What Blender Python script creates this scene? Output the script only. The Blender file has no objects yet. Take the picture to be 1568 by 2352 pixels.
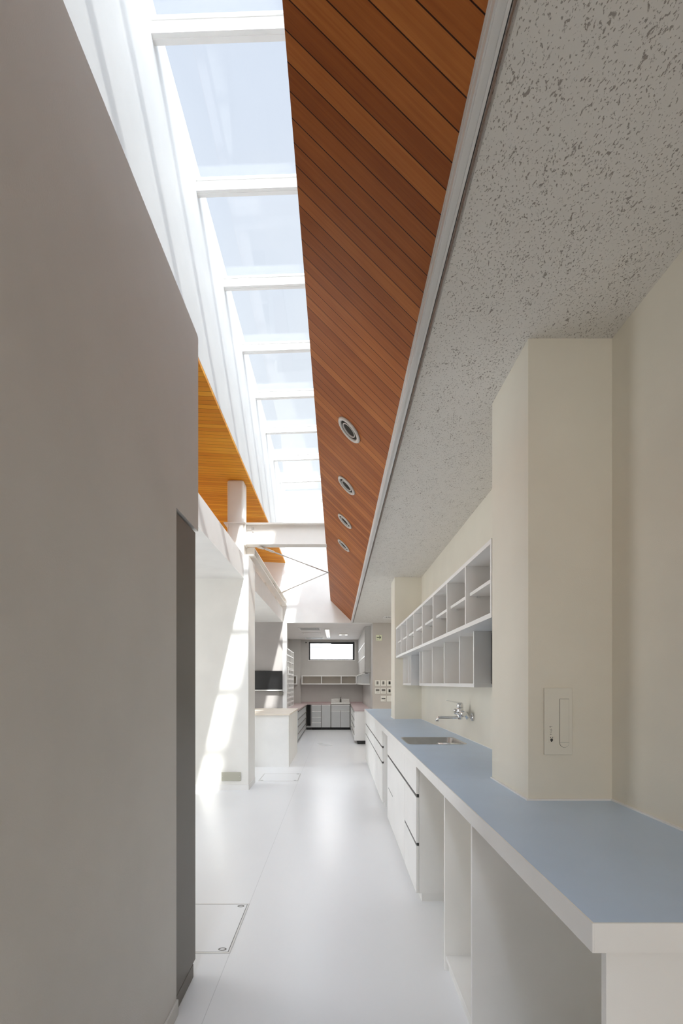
import bpy, bmesh, math, random
from mathutils import Matrix, Vector
random.seed(7)
SC = bpy.context.scene
COL = SC.collection

# ------------------------------------------------------------------ materials
MATS = {}
def nd(nt, typ, **kw):
    n = nt.nodes.new(typ)
    for k, v in kw.items():
        setattr(n, k, v)
    return n

def base_mat(name, color, rough=0.5, metal=0.0, spec=0.5):
    m = bpy.data.materials.new(name); m.use_nodes = True
    nt = m.node_tree
    b = nt.nodes['Principled BSDF']
    b.inputs['Base Color'].default_value = (*color, 1)
    b.inputs['Roughness'].default_value = rough
    b.inputs['Metallic'].default_value = metal
    b.inputs['Specular IOR Level'].default_value = spec
    MATS[name] = m
    return m, nt, b

def soft_mat(name, color, rough=0.5, metal=0.0, spec=0.5, var=0.03, scale=3.0, bump=0.0, bscale=250.0):
    """plain paint / laminate with a faint tonal drift and an optional fine bump"""
    m, nt, b = base_mat(name, color, rough, metal, spec)
    tc = nd(nt, 'ShaderNodeTexCoord')
    n = nd(nt, 'ShaderNodeTexNoise'); n.inputs['Scale'].default_value = scale; n.inputs['Detail'].default_value = 3
    nt.links.new(tc.outputs['Object'], n.inputs['Vector'])
    r = nd(nt, 'ShaderNodeValToRGB')
    lo = tuple(max(0, c * (1 - var)) for c in color); hi = tuple(min(1, c * (1 + var)) for c in color)
    r.color_ramp.elements[0].color = (*lo, 1); r.color_ramp.elements[0].position = .3
    r.color_ramp.elements[1].color = (*hi, 1); r.color_ramp.elements[1].position = .7
    nt.links.new(n.outputs['Fac'], r.inputs['Fac'])
    nt.links.new(r.outputs['Color'], b.inputs['Base Color'])
    if bump:
        n2 = nd(nt, 'ShaderNodeTexNoise'); n2.inputs['Scale'].default_value = bscale
        nt.links.new(tc.outputs['Object'], n2.inputs['Vector'])
        bp = nd(nt, 'ShaderNodeBump'); bp.inputs['Strength'].default_value = bump; bp.inputs['Distance'].default_value = .002
        nt.links.new(n2.outputs['Fac'], bp.inputs['Height'])
        nt.links.new(bp.outputs['Normal'], b.inputs['Normal'])
    return m

soft_mat('white_paint', (.84, .83, .81), .6, bump=.15)
soft_mat('white_paint_dimmed', (.61, .61, .60), .6, bump=.15)  # white paint greyed down to offset the strong skylight on the reveal
soft_mat('wall_taupe', (.62, .60, .575), .55, bump=.2)
soft_mat('wall_cream', (.78, .74, .64), .55, bump=.2)
soft_mat('wall_beige', (.55, .51, .465), .6, bump=.2)
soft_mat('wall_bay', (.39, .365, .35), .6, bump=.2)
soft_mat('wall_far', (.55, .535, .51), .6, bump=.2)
soft_mat('ceiling_plain', (.76, .73, .70), .7, bump=.1)
soft_mat('laminate_white', (.86, .855, .84), .35)
soft_mat('laminate_cream', (.83, .82, .78), .4)
soft_mat('shelf_back', (.52, .475, .415), .5)
soft_mat('laminate_grey', (.55, .56, .56), .35)
soft_mat('cabinet_matte', (.50, .49, .47), .75, spec=.15)
soft_mat('counter_blue', (.54, .67, .84), .38, var=.02, scale=6)
soft_mat('counter_pink', (.52, .41, .41), .4)
soft_mat('desk_top', (.80, .72, .62), .4)
soft_mat('door_dark', (.15, .135, .12), .45)
soft_mat('toe_black', (.012, .012, .012), .5)
soft_mat('gap_dark', (.05, .05, .048), .5)
soft_mat('screen_black', (.01, .01, .011), .25)
soft_mat('plastic_white', (.82, .80, .74), .4)
soft_mat('plastic_cream', (.76, .73, .64), .45)
soft_mat('plate_beige', (.47, .46, .38), .5)
soft_mat('dark_print', (.04, .04, .035), .5)
soft_mat('lcd_grey', (.20, .19, .17), .35)
soft_mat('steel_paint', (.82, .79, .74), .4)
soft_mat('stainless', (.50, .49, .47), .28, metal=1.0, var=.05, scale=20)
soft_mat('chrome', (.80, .80, .80), .08, metal=1.0, var=.0)
soft_mat('alu_trim', (.70, .69, .67), .45)
soft_mat('frame_black', (.02, .02, .02), .4)
soft_mat('sign_green', (.80, .82, .60), .5)
soft_mat('trim_ring', (.52, .49, .45), .35)
soft_mat('reflector', (.05, .044, .038), .8, spec=.08)
soft_mat('skirting', (.60, .59, .57), .5)
soft_mat('facade', (.80, .80, .80), .7)

def wood_mat(name, dark, mid, light, rough):
    m, nt, b = base_mat(name, mid, rough, 0, .15)
    tc = nd(nt, 'ShaderNodeTexCoord')
    sep = nd(nt, 'ShaderNodeSeparateXYZ'); nt.links.new(tc.outputs['Object'], sep.inputs[0])
    PW = .0695
    dv = nd(nt, 'ShaderNodeMath', operation='DIVIDE'); dv.inputs[1].default_value = PW
    nt.links.new(sep.outputs['Y'], dv.inputs[0])
    fl = nd(nt, 'ShaderNodeMath', operation='FLOOR'); nt.links.new(dv.outputs[0], fl.inputs[0])
    fr = nd(nt, 'ShaderNodeMath', operation='FRACT'); nt.links.new(dv.outputs[0], fr.inputs[0])
    wn = nd(nt, 'ShaderNodeTexWhiteNoise', noise_dimensions='1D'); nt.links.new(fl.outputs[0], wn.inputs['W'])
    # grain stretched along the board (x), fine across it (y)
    cb = nd(nt, 'ShaderNodeCombineXYZ')
    mx = nd(nt, 'ShaderNodeMath', operation='MULTIPLY'); mx.inputs[1].default_value = 2.2
    my = nd(nt, 'ShaderNodeMath', operation='MULTIPLY'); my.inputs[1].default_value = 60.
    mo = nd(nt, 'ShaderNodeMath', operation='MULTIPLY'); mo.inputs[1].default_value = 37.
    nt.links.new(sep.outputs['X'], mx.inputs[0]); nt.links.new(sep.outputs['Y'], my.inputs[0]); nt.links.new(wn.outputs['Value'], mo.inputs[0])
    nt.links.new(mx.outputs[0], cb.inputs['X']); nt.links.new(my.outputs[0], cb.inputs['Y']); nt.links.new(mo.outputs[0], cb.inputs['Z'])
    gn = nd(nt, 'ShaderNodeTexNoise'); gn.inputs['Scale'].default_value = 1.6; gn.inputs['Detail'].default_value = 6; gn.inputs['Roughness'].default_value = .65
    nt.links.new(cb.outputs[0], gn.inputs['Vector'])
    bl = nd(nt, 'ShaderNodeTexNoise'); bl.inputs['Scale'].default_value = 5.; bl.inputs['Detail'].default_value = 2
    nt.links.new(tc.outputs['Object'], bl.inputs['Vector'])
    a1 = nd(nt, 'ShaderNodeMath', operation='MULTIPLY'); a1.inputs[1].default_value = .35
    a2 = nd(nt, 'ShaderNodeMath', operation='MULTIPLY_ADD'); a2.inputs[1].default_value = .5
    a3 = nd(nt, 'ShaderNodeMath', operation='MULTIPLY_ADD'); a3.inputs[1].default_value = .22
    nt.links.new(wn.outputs['Value'], a1.inputs[0])
    nt.links.new(gn.outputs['Fac'], a2.inputs[0]); nt.links.new(a1.outputs[0], a2.inputs[2])
    nt.links.new(bl.outputs['Fac'], a3.inputs[0]); nt.links.new(a2.outputs[0], a3.inputs[2])
    rp = nd(nt, 'ShaderNodeValToRGB')
    rp.color_ramp.elements[0].position = .25; rp.color_ramp.elements[0].color = (*dark, 1)
    rp.color_ramp.elements[1].position = .85; rp.color_ramp.elements[1].color = (*light, 1)
    e = rp.color_ramp.elements.new(.55); e.color = (*mid, 1)
    nt.links.new(a3.outputs[0], rp.inputs['Fac'])
    # groove between boards
    g1 = nd(nt, 'ShaderNodeMath', operation='LESS_THAN'); g1.inputs[1].default_value = .05
    nt.links.new(fr.outputs[0], g1.inputs[0])
    mixc = nd(nt, 'ShaderNodeMix', data_type='RGBA')
    mixc.inputs[7].default_value = (dark[0] * .12, dark[1] * .12, dark[2] * .12, 1)
    nt.links.new(g1.outputs[0], mixc.inputs[0]); nt.links.new(rp.outputs['Color'], mixc.inputs[6])
    nt.links.new(mixc.outputs[2], b.inputs['Base Color'])
    inv = nd(nt, 'ShaderNodeMath', operation='SUBTRACT'); inv.inputs[0].default_value = 1
    nt.links.new(g1.outputs[0], inv.inputs[1])
    bp = nd(nt, 'ShaderNodeBump'); bp.inputs['Strength'].default_value = .6; bp.inputs['Distance'].default_value = .003
    nt.links.new(inv.outputs[0], bp.inputs['Height']); nt.links.new(bp.outputs['Normal'], b.inputs['Normal'])
    return m
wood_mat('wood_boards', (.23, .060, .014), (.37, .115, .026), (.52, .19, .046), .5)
wood_mat('wood_boards_lit', (.55, .19, .012), (.70, .30, .022), (.80, .40, .04), .5)  # same timber as the slope, warm bounced light put into its colour

def ceiling_tile_mat():
    m, nt, b = base_mat('ceiling_tile', (.72, .70, .66), .85)
    tc = nd(nt, 'ShaderNodeTexCoord')
    mp = nd(nt, 'ShaderNodeMapping'); mp.inputs['Scale'].default_value = (1.0, .62, 1.0); mp.inputs['Rotation'].default_value = (0, 0, .5)
    nt.links.new(tc.outputs['Object'], mp.inputs['Vector'])
    wv = nd(nt, 'ShaderNodeTexNoise'); wv.inputs['Scale'].default_value = 40; wv.inputs['Detail'].default_value = 2
    nt.links.new(mp.outputs[0], wv.inputs['Vector'])
    ad = nd(nt, 'ShaderNodeMix', data_type='VECTOR'); ad.inputs[0].default_value = .03
    nt.links.new(mp.outputs[0], ad.inputs[4]); nt.links.new(wv.outputs['Color'], ad.inputs[5])
    n1 = nd(nt, 'ShaderNodeTexNoise'); n1.inputs['Scale'].default_value = 105; n1.inputs['Detail'].default_value = 3.5; n1.inputs['Roughness'].default_value = .62
    nt.links.new(ad.outputs[1], n1.inputs['Vector'])
    n2 = nd(nt, 'ShaderNodeTexNoise'); n2.inputs['Scale'].default_value = 190; n2.inputs['Detail'].default_value = 2
    nt.links.new(mp.outputs[0], n2.inputs['Vector'])
    cn = nd(nt, 'ShaderNodeTexNoise'); cn.inputs['Scale'].default_value = 16; cn.inputs['Detail'].default_value = 2
    nt.links.new(mp.outputs[0], cn.inputs['Vector'])
    def pits(noise, t0, t1, k, amt):
        a_ = nd(nt, 'ShaderNodeMath', operation='MULTIPLY_ADD'); a_.inputs[1].default_value = k; a_.inputs[2].default_value = -.5 * k
        nt.links.new(cn.outputs['Fac'], a_.inputs[0])
        b_ = nd(nt, 'ShaderNodeMath', operation='SUBTRACT'); nt.links.new(noise.outputs['Fac'], b_.inputs[0]); nt.links.new(a_.outputs[0], b_.inputs[1])
        c_ = nd(nt, 'ShaderNodeMapRange'); c_.inputs['From Min'].default_value = t0; c_.inputs['From Max'].default_value = t1
        c_.inputs['To Min'].default_value = amt; c_.inputs['To Max'].default_value = 0
        nt.links.new(b_.outputs[0], c_.inputs['Value']); return c_
    r1 = pits(n1, .335, .385, .2, .8); r2 = pits(n2, .33, .385, .12, .75)
    mxm = nd(nt, 'ShaderNodeMath', operation='MAXIMUM')
    nt.links.new(r1.outputs[0], mxm.inputs[0]); nt.links.new(r2.outputs[0], mxm.inputs[1])
    mixc = nd(nt, 'ShaderNodeMix', data_type='RGBA')
    mixc.inputs[6].default_value = (.72, .70, .66, 1); mixc.inputs[7].default_value = (.22, .19, .165, 1)
    nt.links.new(mxm.outputs[0], mixc.inputs[0]); nt.links.new(mixc.outputs[2], b.inputs['Base Color'])
    bp = nd(nt, 'ShaderNodeBump', invert=True); bp.inputs['Strength'].default_value = .5; bp.inputs['Distance'].default_value = .003
    nt.links.new(mxm.outputs[0], bp.inputs['Height']); nt.links.new(bp.outputs['Normal'], b.inputs['Normal'])
ceiling_tile_mat()

def floor_mat():
    m, nt, b = base_mat('vinyl_floor', (.60, .61, .62), .27)
    tc = nd(nt, 'ShaderNodeTexCoord')
    n = nd(nt, 'ShaderNodeTexNoise'); n.inputs['Scale'].default_value = 2.2; n.inputs['Detail'].default_value = 4
    nt.links.new(tc.outputs['Object'], n.inputs['Vector'])
    r = nd(nt, 'ShaderNodeValToRGB')
    r.color_ramp.elements[0].color = (.80, .81, .82, 1); r.color_ramp.elements[1].color = (.83, .835, .845, 1)
    nt.links.new(n.outputs['Fac'], r.inputs['Fac'])
    sep = nd(nt, 'ShaderNodeSeparateXYZ'); nt.links.new(tc.outputs['Object'], sep.inputs[0])
    # one welded sheet joint running the length of the corridor
    s = nd(nt, 'ShaderNodeMath', operation='ADD'); s.inputs[1].default_value = .532
    nt.links.new(sep.outputs['X'], s.inputs[0])
    ab = nd(nt, 'ShaderNodeMath', operation='ABSOLUTE'); nt.links.new(s.outputs[0], ab.inputs[0])
    lt = nd(nt, 'ShaderNodeMath', operation='LESS_THAN'); lt.inputs[1].default_value = .0014
    nt.links.new(ab.outputs[0], lt.inputs[0])
    mx = nd(nt, 'ShaderNodeMix', data_type='RGBA'); mx.inputs[7].default_value = (.62, .63, .64, 1)
    nt.links.new(lt.outputs[0], mx.inputs[0]); nt.links.new(r.outputs['Color'], mx.inputs[6])
    nt.links.new(mx.outputs[2], b.inputs['Base Color'])
    n2 = nd(nt, 'ShaderNodeTexNoise'); n2.inputs['Scale'].default_value = .8; n2.inputs['Detail'].default_value = 1
    nt.links.new(tc.outputs['Object'], n2.inputs['Vector'])
    rr = nd(nt, 'ShaderNodeMapRange'); rr.inputs['To Min'].default_value = .27; rr.inputs['To Max'].default_value = .285
    nt.links.new(n2.outputs['Fac'], rr.inputs['Value']); nt.links.new(rr.outputs[0], b.inputs['Roughness'])
floor_mat()

def glass_mat():
    m = bpy.data.materials.new('clear_glass'); m.use_nodes = True
    nt = m.node_tree; nt.nodes.clear()
    o = nd(nt, 'ShaderNodeOutputMaterial')
    t = nd(nt, 'ShaderNodeBsdfTransparent'); t.inputs['Color'].default_value = (.95, .965, .97, 1)
    g = nd(nt, 'ShaderNodeBsdfGlossy'); g.inputs['Roughness'].default_value = .03
    lw = nd(nt, 'ShaderNodeLayerWeight'); lw.inputs['Blend'].default_value = .5
    pw = nd(nt, 'ShaderNodeMath', operation='POWER'); pw.inputs[1].default_value = 5
    sc_ = nd(nt, 'ShaderNodeMath', operation='MULTIPLY_ADD'); sc_.inputs[1].default_value = .6; sc_.inputs[2].default_value = .025
    nt.links.new(lw.outputs['Facing'], pw.inputs[0]); nt.links.new(pw.outputs[0], sc_.inputs[0])
    mx = nd(nt, 'ShaderNodeMixShader')
    nt.links.new(sc_.outputs[0], mx.inputs[0]); nt.links.new(t.outputs[0], mx.inputs[1]); nt.links.new(g.outputs[0], mx.inputs[2])
    nt.links.new(mx.outputs[0], o.inputs[0])
    MATS['clear_glass'] = m
glass_mat()
def emit_mat(name, color, strength):
    m = bpy.data.materials.new(name); m.use_nodes = True
    nt = m.node_tree; nt.nodes.clear()
    o = nd(nt, 'ShaderNodeOutputMaterial'); e = nd(nt, 'ShaderNodeEmission')
    e.inputs['Color'].default_value = (*color, 1); e.inputs['Strength'].default_value = strength
    nt.links.new(e.outputs[0], o.inputs[0]); MATS[name] = m
emit_mat('lamp_glow', (1, .96, .9), 3.0)

# ------------------------------------------------------------------ mesh builder
ORG = {}
def origin_of(o):
    return ORG.get(o.name, Vector((0, 0, 0)))

class MB:
    def __init__(self): self.bm = bmesh.new()
    def box(self, x0, x1, y0, y1, z0, z1, bevel=0.0, seg=2):
        b = bmesh.new()
        bmesh.ops.create_cube(b, size=1)
        bmesh.ops.scale(b, vec=(abs(x1 - x0), abs(y1 - y0), abs(z1 - z0)), verts=b.verts)
        bmesh.ops.translate(b, vec=((x0 + x1) / 2, (y0 + y1) / 2, (z0 + z1) / 2), verts=b.verts)
        if bevel:
            bmesh.ops.bevel(b, geom=b.edges[:], offset=bevel, segments=seg, affect='EDGES', profile=.5)
        self._merge(b); return self
    def _merge(self, b):
        me = bpy.data.meshes.new('tmp'); b.to_mesh(me); b.free()
        self.bm.from_mesh(me); bpy.data.meshes.remove(me)
    def prism(self, pts, axis, a, b):
        """closed outline pts (2-D) swept along axis from a to b; axis 'x': (y,z), 'y': (x,z), 'z': (x,y)"""
        def P(p, t):
            return {'x': (t, p[0], p[1]), 'y': (p[0], t, p[1]), 'z': (p[0], p[1], t)}[axis]
        q = bmesh.new()
        v0 = [q.verts.new(P(p, a)) for p in pts]; v1 = [q.verts.new(P(p, b)) for p in pts]
        n = len(pts)
        q.faces.new(v0); q.faces.new(v1[::-1])
        for i in range(n):
            q.faces.new((v0[i], v1[i], v1[(i + 1) % n], v0[(i + 1) % n]))
        bmesh.ops.recalc_face_normals(q, faces=q.faces[:])
        self._merge(q); return self
    def plate(self, outer, holes, z0, z1):
        """flat slab with holes, outline in x,y"""
        q = bmesh.new(); edges = []
        for loop in [outer] + holes:
            vs = [q.verts.new((p[0], p[1], z0)) for p in loop]
            for i in range(len(vs)):
                edges.append(q.edges.new((vs[i], vs[(i + 1) % len(vs)])))
        bmesh.ops.triangle_fill(q, use_beauty=True, use_dissolve=True, edges=edges)
        r = bmesh.ops.extrude_face_region(q, geom=q.faces[:])
        vs = [g for g in r['geom'] if isinstance(g, bmesh.types.BMVert)]
        bmesh.ops.translate(q, vec=(0, 0, z1 - z0), verts=vs)
        bmesh.ops.recalc_face_normals(q, faces=q.faces[:])
        self._merge(q); return self
    def tube(self, pts, r, n=16, closed=False):
        pts = [Vector(p) for p in pts]; q = bmesh.new(); rings = []
        prev = None
        for i, p in enumerate(pts):
            if i == 0: t = pts[1] - pts[0]
            elif i == len(pts) - 1: t = pts[-1] - pts[-2]
            else: t = (pts[i + 1] - p).normalized() + (p - pts[i - 1]).normalized()
            t.normalize()
            if prev is None:
                u = t.orthogonal().normalized()
            else:
                u = (prev - t * prev.dot(t)).normalized()
            prev = u; w = t.cross(u)
            rr = r[i] if isinstance(r, (list, tuple)) else r
            rings.append([q.verts.new(p + (u * math.cos(2 * math.pi * k / n) + w * math.sin(2 * math.pi * k / n)) * rr) for k in range(n)])
        for a, b in zip(rings, rings[1:]):
            for k in range(n):
                f = q.faces.new((a[k], a[(k + 1) % n], b[(k + 1) % n], b[k])); f.smooth = True
        q.faces.new(rings[0][::-1]); q.faces.new(rings[-1])
        bmesh.ops.recalc_face_normals(q, faces=q.faces[:])
        self._merge(q); return self
    def lathe(self, prof, mat4, n=40):
        """profile (r,h) turned about local z, closed when first/last r are 0"""
        q = bmesh.new(); rings = []
        for r, h in prof:
            if r < 1e-6: rings.append([q.verts.new(mat4 @ Vector((0, 0, h)))])
            else: rings.append([q.verts.new(mat4 @ Vector((r * math.cos(2 * math.pi * k / n), r * math.sin(2 * math.pi * k / n), h))) for k in range(n)])
        for a, b in zip(rings, rings[1:]):
            for k in range(n):
                k2 = (k + 1) % n
                if len(a) == 1 and len(b) == 1: continue
                if len(a) == 1: f = q.faces.new((a[0], b[k2], b[k]))
                elif len(b) == 1: f = q.faces.new((a[k], a[k2], b[0]))
                else: f = q.faces.new((a[k], a[k2], b[k2], b[k]))
                f.smooth = True
        bmesh.ops.recalc_face_normals(q, faces=q.faces[:])
        self._merge(q); return self
    def shear_z(self, k, x0):
        for v in self.bm.verts: v.co.z += k * (v.co.x - x0)
        return self
    def build(self, name, mat, parent=None, loc=None):
        o_par = origin_of(parent) if parent else None
        if parent: org = o_par
        elif loc: org = Vector(loc)
        else: org = Vector((0, 0, 0))
        bmesh.ops.translate(self.bm, vec=-org, verts=self.bm.verts)
        me = bpy.data.meshes.new(name); self.bm.to_mesh(me); self.bm.free()
        me.materials.append(MATS[mat])
        o = bpy.data.objects.new(name, me); COL.objects.link(o)
        if parent: o.parent = parent
        else: o.location = org
        ORG[o.name] = org
        return o

def tag(o, label, cat=None, group=None, kind=None):
    o['label'] = label
    if cat: o['category'] = cat
    if group: o['group'] = group
    if kind: o['kind'] = kind
    return o
def thing(name, loc, label, cat, group=None, kind=None):
    o = bpy.data.objects.new(name, None); COL.objects.link(o); o.location = loc
    o.empty_display_size = .1
    ORG[o.name] = Vector(loc)
    return tag(o, label, cat, group, kind)
def struct(mb, name, mat, label, cat, loc=None):
    return tag(mb.build(name, mat, None, loc), label, cat, None, 'structure')
def bx(*a, **k): return MB().box(*a, **k)
def rrect(x0, x1, y0, y1, r, n=8):
    pts = []
    for cx, cy, a0 in ((x1 - r, y1 - r, 0), (x0 + r, y1 - r, 90), (x0 + r, y0 + r, 180), (x1 - r, y0 + r, 270)):
        for i in range(n + 1):
            a = math.radians(a0 + 90 * i / n); pts.append((cx + r * math.cos(a), cy + r * math.sin(a)))
    return pts

# ------------------------------------------------------------------ levels (metres)
YB, YE = -6.5, 10.45          # back wall / gable wall
ZC = 2.632                    # flat ceiling
XW = 1.03                     # wall behind the long worktop
XG = -1.11                    # skylight shaft cheek
XF = -1.166                   # fascia of the low bays
HT = .901                     # worktop height

# ------------------------------------------------------------------ room shell
struct(bx(-4.2, 3.2, YB - .2, 14.9, -.12, 0), 'floor', 'vinyl_floor', 'pale grey glossy sheet vinyl floor of the corridor', 'floor')
struct(bx(.347, 3.2, YB, YE, ZC, ZC + .08), 'ceiling', 'ceiling_tile', 'flat ceiling of off-white fissured acoustic board above the worktop', 'ceiling')
# 45 degree boarded ceiling
t = .018
struct(MB().prism([(.297, 2.675), (-.1425, 3.1145), (-.1425 + t, 3.1145 + t), (.297 + t, 2.675 + t)], 'y', YB, YE),
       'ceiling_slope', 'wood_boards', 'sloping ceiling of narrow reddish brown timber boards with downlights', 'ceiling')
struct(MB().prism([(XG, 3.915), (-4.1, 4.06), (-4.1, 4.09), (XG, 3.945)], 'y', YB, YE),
       'ceiling_left', 'wood_boards_lit', 'timber board ceiling above the low bays, coloured as if in warm bounced light', 'ceiling')
struct(bx(-.1245, -.06, YB, YE, 3.128, 5.36), 'wall_shaft', 'white_paint', 'white cheek of the skylight shaft above the timber slope', 'wall')
struct(bx(XG - .06, XG, YB, YE, 3.95, 5.36), 'wall_reveal', 'white_paint_dimmed', 'tall white skylight cheek crossed by slanting shadow bands', 'wall')
r = MB()
r.box(-4.2, XG, YB - .1, YE + .1, 5.36, 5.45); r.box(-.30, .6, YB - .1, YE + .1, 5.33, 5.43)
r.box(-.30, -.25, YB - .1, YE + .1, 5.43, 5.56)
struct(r, 'roof', 'white_paint', 'white roof deck either side of the long skylight', 'roof')
# trims at the foot of the slope
m = MB(); m.box(.295, .325, YB, YE - .002, 2.613, 2.672); m.box(.299, .306, YB, YE - .002, 2.609, 2.613)
m.box(.318, .325, YB, YE - .002, 2.609, 2.613); m.box(.2925, .295, YB, YE - .002, 2.636, 2.642); m.box(.2925, .295, YB, YE - .002, 2.656, 2.66)
struct(m, 'trim_1', 'alu_trim', 'white metal edge trim between the timber slope and the acoustic ceiling', 'trim')

struct(bx(.3255, .36, YB, YE - .002, 2.685, 2.70), 'groove_shade_strip', 'gap_dark', 'dark strip standing in for groove shade between the white edge trim and acoustic ceiling', 'trim')  # near-black strip supplies the shade inside the groove
# near room box on the left, with the sliding door opening
m = MB()
m.box(-.75, -.65, .55, 1.973, 0, 2.96); m.box(-4.0, -.75, .55, .65, 0, 2.96); m.box(-.75, -.65, 1.973, 2.282, 2.05, 2.96)
m.box(-4.0, -.75, 2.182, 2.282, 0, 2.96); m.box(-4.0, -.65, YB, .55, 2.86, 2.96); m.box(-4.0, -.75, .65, 2.182, 2.86, 2.96); m.box(-2.6, -2.5, YB, .55, 0, 2.86)
struct(m, 'wall_left', 'wall_taupe', 'large plain taupe grey wall close by with a dark doorway at its end', 'wall')
struct(bx(-.65, -.641, .55, 1.972, 0, .062, bevel=.002), 'baseboard_left', 'skirting', 'low grey skirting at the foot of the taupe wall', 'baseboard')
d = thing('door_1', (-.67, 2.1, 0), 'dark grey-brown sliding door leaf at the end of the taupe wall', 'door', kind='structure')
bx(-.692, -.656, 1.976, 2.259, .062, 2.037, bevel=.002).build('door_leaf', 'door_dark', d)
bx(-.690, -.654, 1.976, 2.222, .001, .0615, bevel=.002).build('door_base', 'door_dark', d)
bx(-.735, -.70, 1.976, 2.262, 2.00, 2.046).build('door_track', 'gap_dark', d)

# low bays: roof slabs with fascia
m = MB(); m.box(-4.0, XF, 2.285, 6.1, 2.65, 2.94); m.box(-4.0, XF, 6.58, YE, 2.65, 2.94)
struct(m, 'ceiling_bay', 'white_paint', 'white dropped soffit and fascia over the open side bays', 'ceiling')
struct(bx(-4.0, XG, 6.1, 6.58, 0, 2.94), 'wall_partition', 'laminate_cream', 'white partition wall end striped by a slanting patch of sunlight', 'wall')
m = MB(); m.box(-4.0, XG + .006, 6.092, 6.1, 0, .07); m.box(XG, XG + .006, 6.1, 6.58, 0, .07)
struct(m, 'baseboard_partition', 'white_paint', 'white skirting around the sunlit partition', 'baseboard')
struct(bx(-4.2, -4.0, YB, YE, 0, 5.36), 'wall_outer', 'white_paint', 'white outer wall of the side bays', 'wall')

# gable wall with the opening to the back kitchen
OX0, OX1 = -1.08, .762
m = MB()
m.box(-4.0, OX0, YE, YE + .12, 2.65, 5.36); m.box(-1.166, OX0, YE, YE + .12, 0, 2.65); m.box(OX0, OX1, YE, YE + .12, ZC, 5.36); m.box(OX1, 3.2, YE, YE + .12, ZC, 5.36)
struct(m, 'wall_gable', 'white_paint', 'white end wall rising above the back kitchen opening, patched with sun', 'wall')
struct(bx(-4.0, -1.1661, YE, YE + .12, 0, 2.65), 'wall_bay', 'wall_bay', 'shaded grey-beige wall behind the television', 'wall')
struct(bx(OX1, 3.2, YE, YE + .12, 0, ZC), 'wall_switch', 'wall_beige', 'beige wall carrying rows of switches and the arrow sign', 'wall')
struct(bx(-4.2, 3.2, YB - .2, YB, 0, 5.45), 'wall_back', 'white_paint', 'white back wall behind the viewer', 'wall')
# right-hand wall + pillars
m = MB(); m.box(XW, XW + .12, YB, 8.33, 0, ZC); m.box(3.1, 3.2, YB, YE, 0, ZC)
struct(m, 'wall_right', 'wall_cream', 'cream wall behind the blue worktop', 'wall')
struct(bx(.716, XW, 1.828, 2.252, 0, ZC), 'wall_pillar', 'wall_cream', 'near cream pillar standing on the blue worktop', 'pillar')
struct(bx(.702, XW, 5.95, 6.33, 0, ZC), 'wall_pillar_far', 'wall_cream', 'far cream pillar at the end of the pigeonhole shelves', 'pillar')
# white sealant bead along the worktop
m = MB()
m.box(XW - .008, XW, .89, 1.82, HT, HT + .006); m.box(.716, XW, 1.820, 1.828, HT, HT + .006)
m.box(.708, .716, 1.82, 2.252, HT, HT + .006); m.box(XW - .006, XW, 2.252, 5.95, HT, HT + .004)
m.box(.702, XW, 5.944, 5.95, HT, HT + .004); m.box(.696, .702, 5.944, 6.33, HT, HT + .004)
struct(m, 'trim_2', 'white_paint', 'thin white sealant bead where worktop meets wall and pillar', 'trim')

# ------------------------------------------------------------------ skylight
w1 = thing('window_1', (-.7, 3.5, 5.22), 'long glazed skylight with white crossbars under pale blue sky', 'skylight', kind='structure')
SH = .037
y0s = [2.91 + .93 * k for k in range(-9, 9)]
for y in y0s:
    m = MB(); m.box(XG, -.30, y, y + .06, 5.22, 5.31); m.box(XG, -.30, y + .026, y + .031, 5.216, 5.222)
    m.box(XG, -.30, y - .012, y, 5.295, 5.31)
    m.shear_z(SH, XG).build('mullion', 'white_paint', w1)
for a, b in zip([YB] + y0s, y0s + [YE]):
    a2 = a + .06 if a > YB else a
    bx(XG + .004, -.304, a2 + .004, b - .004, 5.312, 5.318).shear_z(SH, XG).build('pane', 'clear_glass', w1)
m = MB(); m.box(-.312, -.30, YB, YE, 5.27, 5.34)
m.build('frame', 'white_paint', w1)

# ------------------------------------------------------------------ downlights on the slope
def downlight(y, label):
    c = Vector((.0768, y, 2.683 + .2122 ))
    n = Vector((-1, 0, -1)).normalized()
    M = Matrix.Translation(c) @ n.to_track_quat('Z', 'Y').to_matrix().to_4x4()
    t_ = thing('downlight', c, label, 'downlight', 'recessed downlights in the timber slope')
    MB().lathe([(.068, 0), (.0925, 0), (.0925, .006), (.086, .013), (.074, .013), (.068, .007), (.068, 0)], M).build('trim_ring', 'trim_ring', t_)
    MB().lathe([(.0675, .001), (.0675, .003), (.052, .0015), (.052, .001)], M).build('reflector', 'reflector', t_)
    MB().lathe([(.046, .001), (.052, .001), (.052, .009), (.046, .009), (.046, .001)], M).build('inner_ring', 'trim_ring', t_)
    MB().lathe([(0, .001), (.0455, .001), (.0455, .002), (.030, .0025), (0, .003)], M).build('lamp', 'reflector', t_)
downlight(2.992, 'largest of the round downlights, first along the timber slope')
downlight(3.832, 'second round downlight along the timber slope')
downlight(4.675, 'third round downlight along the timber slope')
downlight(5.50, 'smallest round downlight, nearest the white end wall')

# ------------------------------------------------------------------ steelwork
s = thing('steel_post', (-1.29, 6.30, 2.94), 'white square steel post standing on the partition up to the timber ceiling', 'post')
bx(-1.40, -1.187, 6.20, 6.41, 2.95, 3.93, bevel=.03, seg=4).build('shaft', 'steel_paint', s)
bx(-1.44, -1.17, 6.17, 6.45, 2.941, 2.955).build('base_plate', 'steel_paint', s)
bx(-1.44, -1.165, 6.18, 6.44, 3.372, 3.384, bevel=.002).build('collar_plate', 'steel_paint', s)

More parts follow.
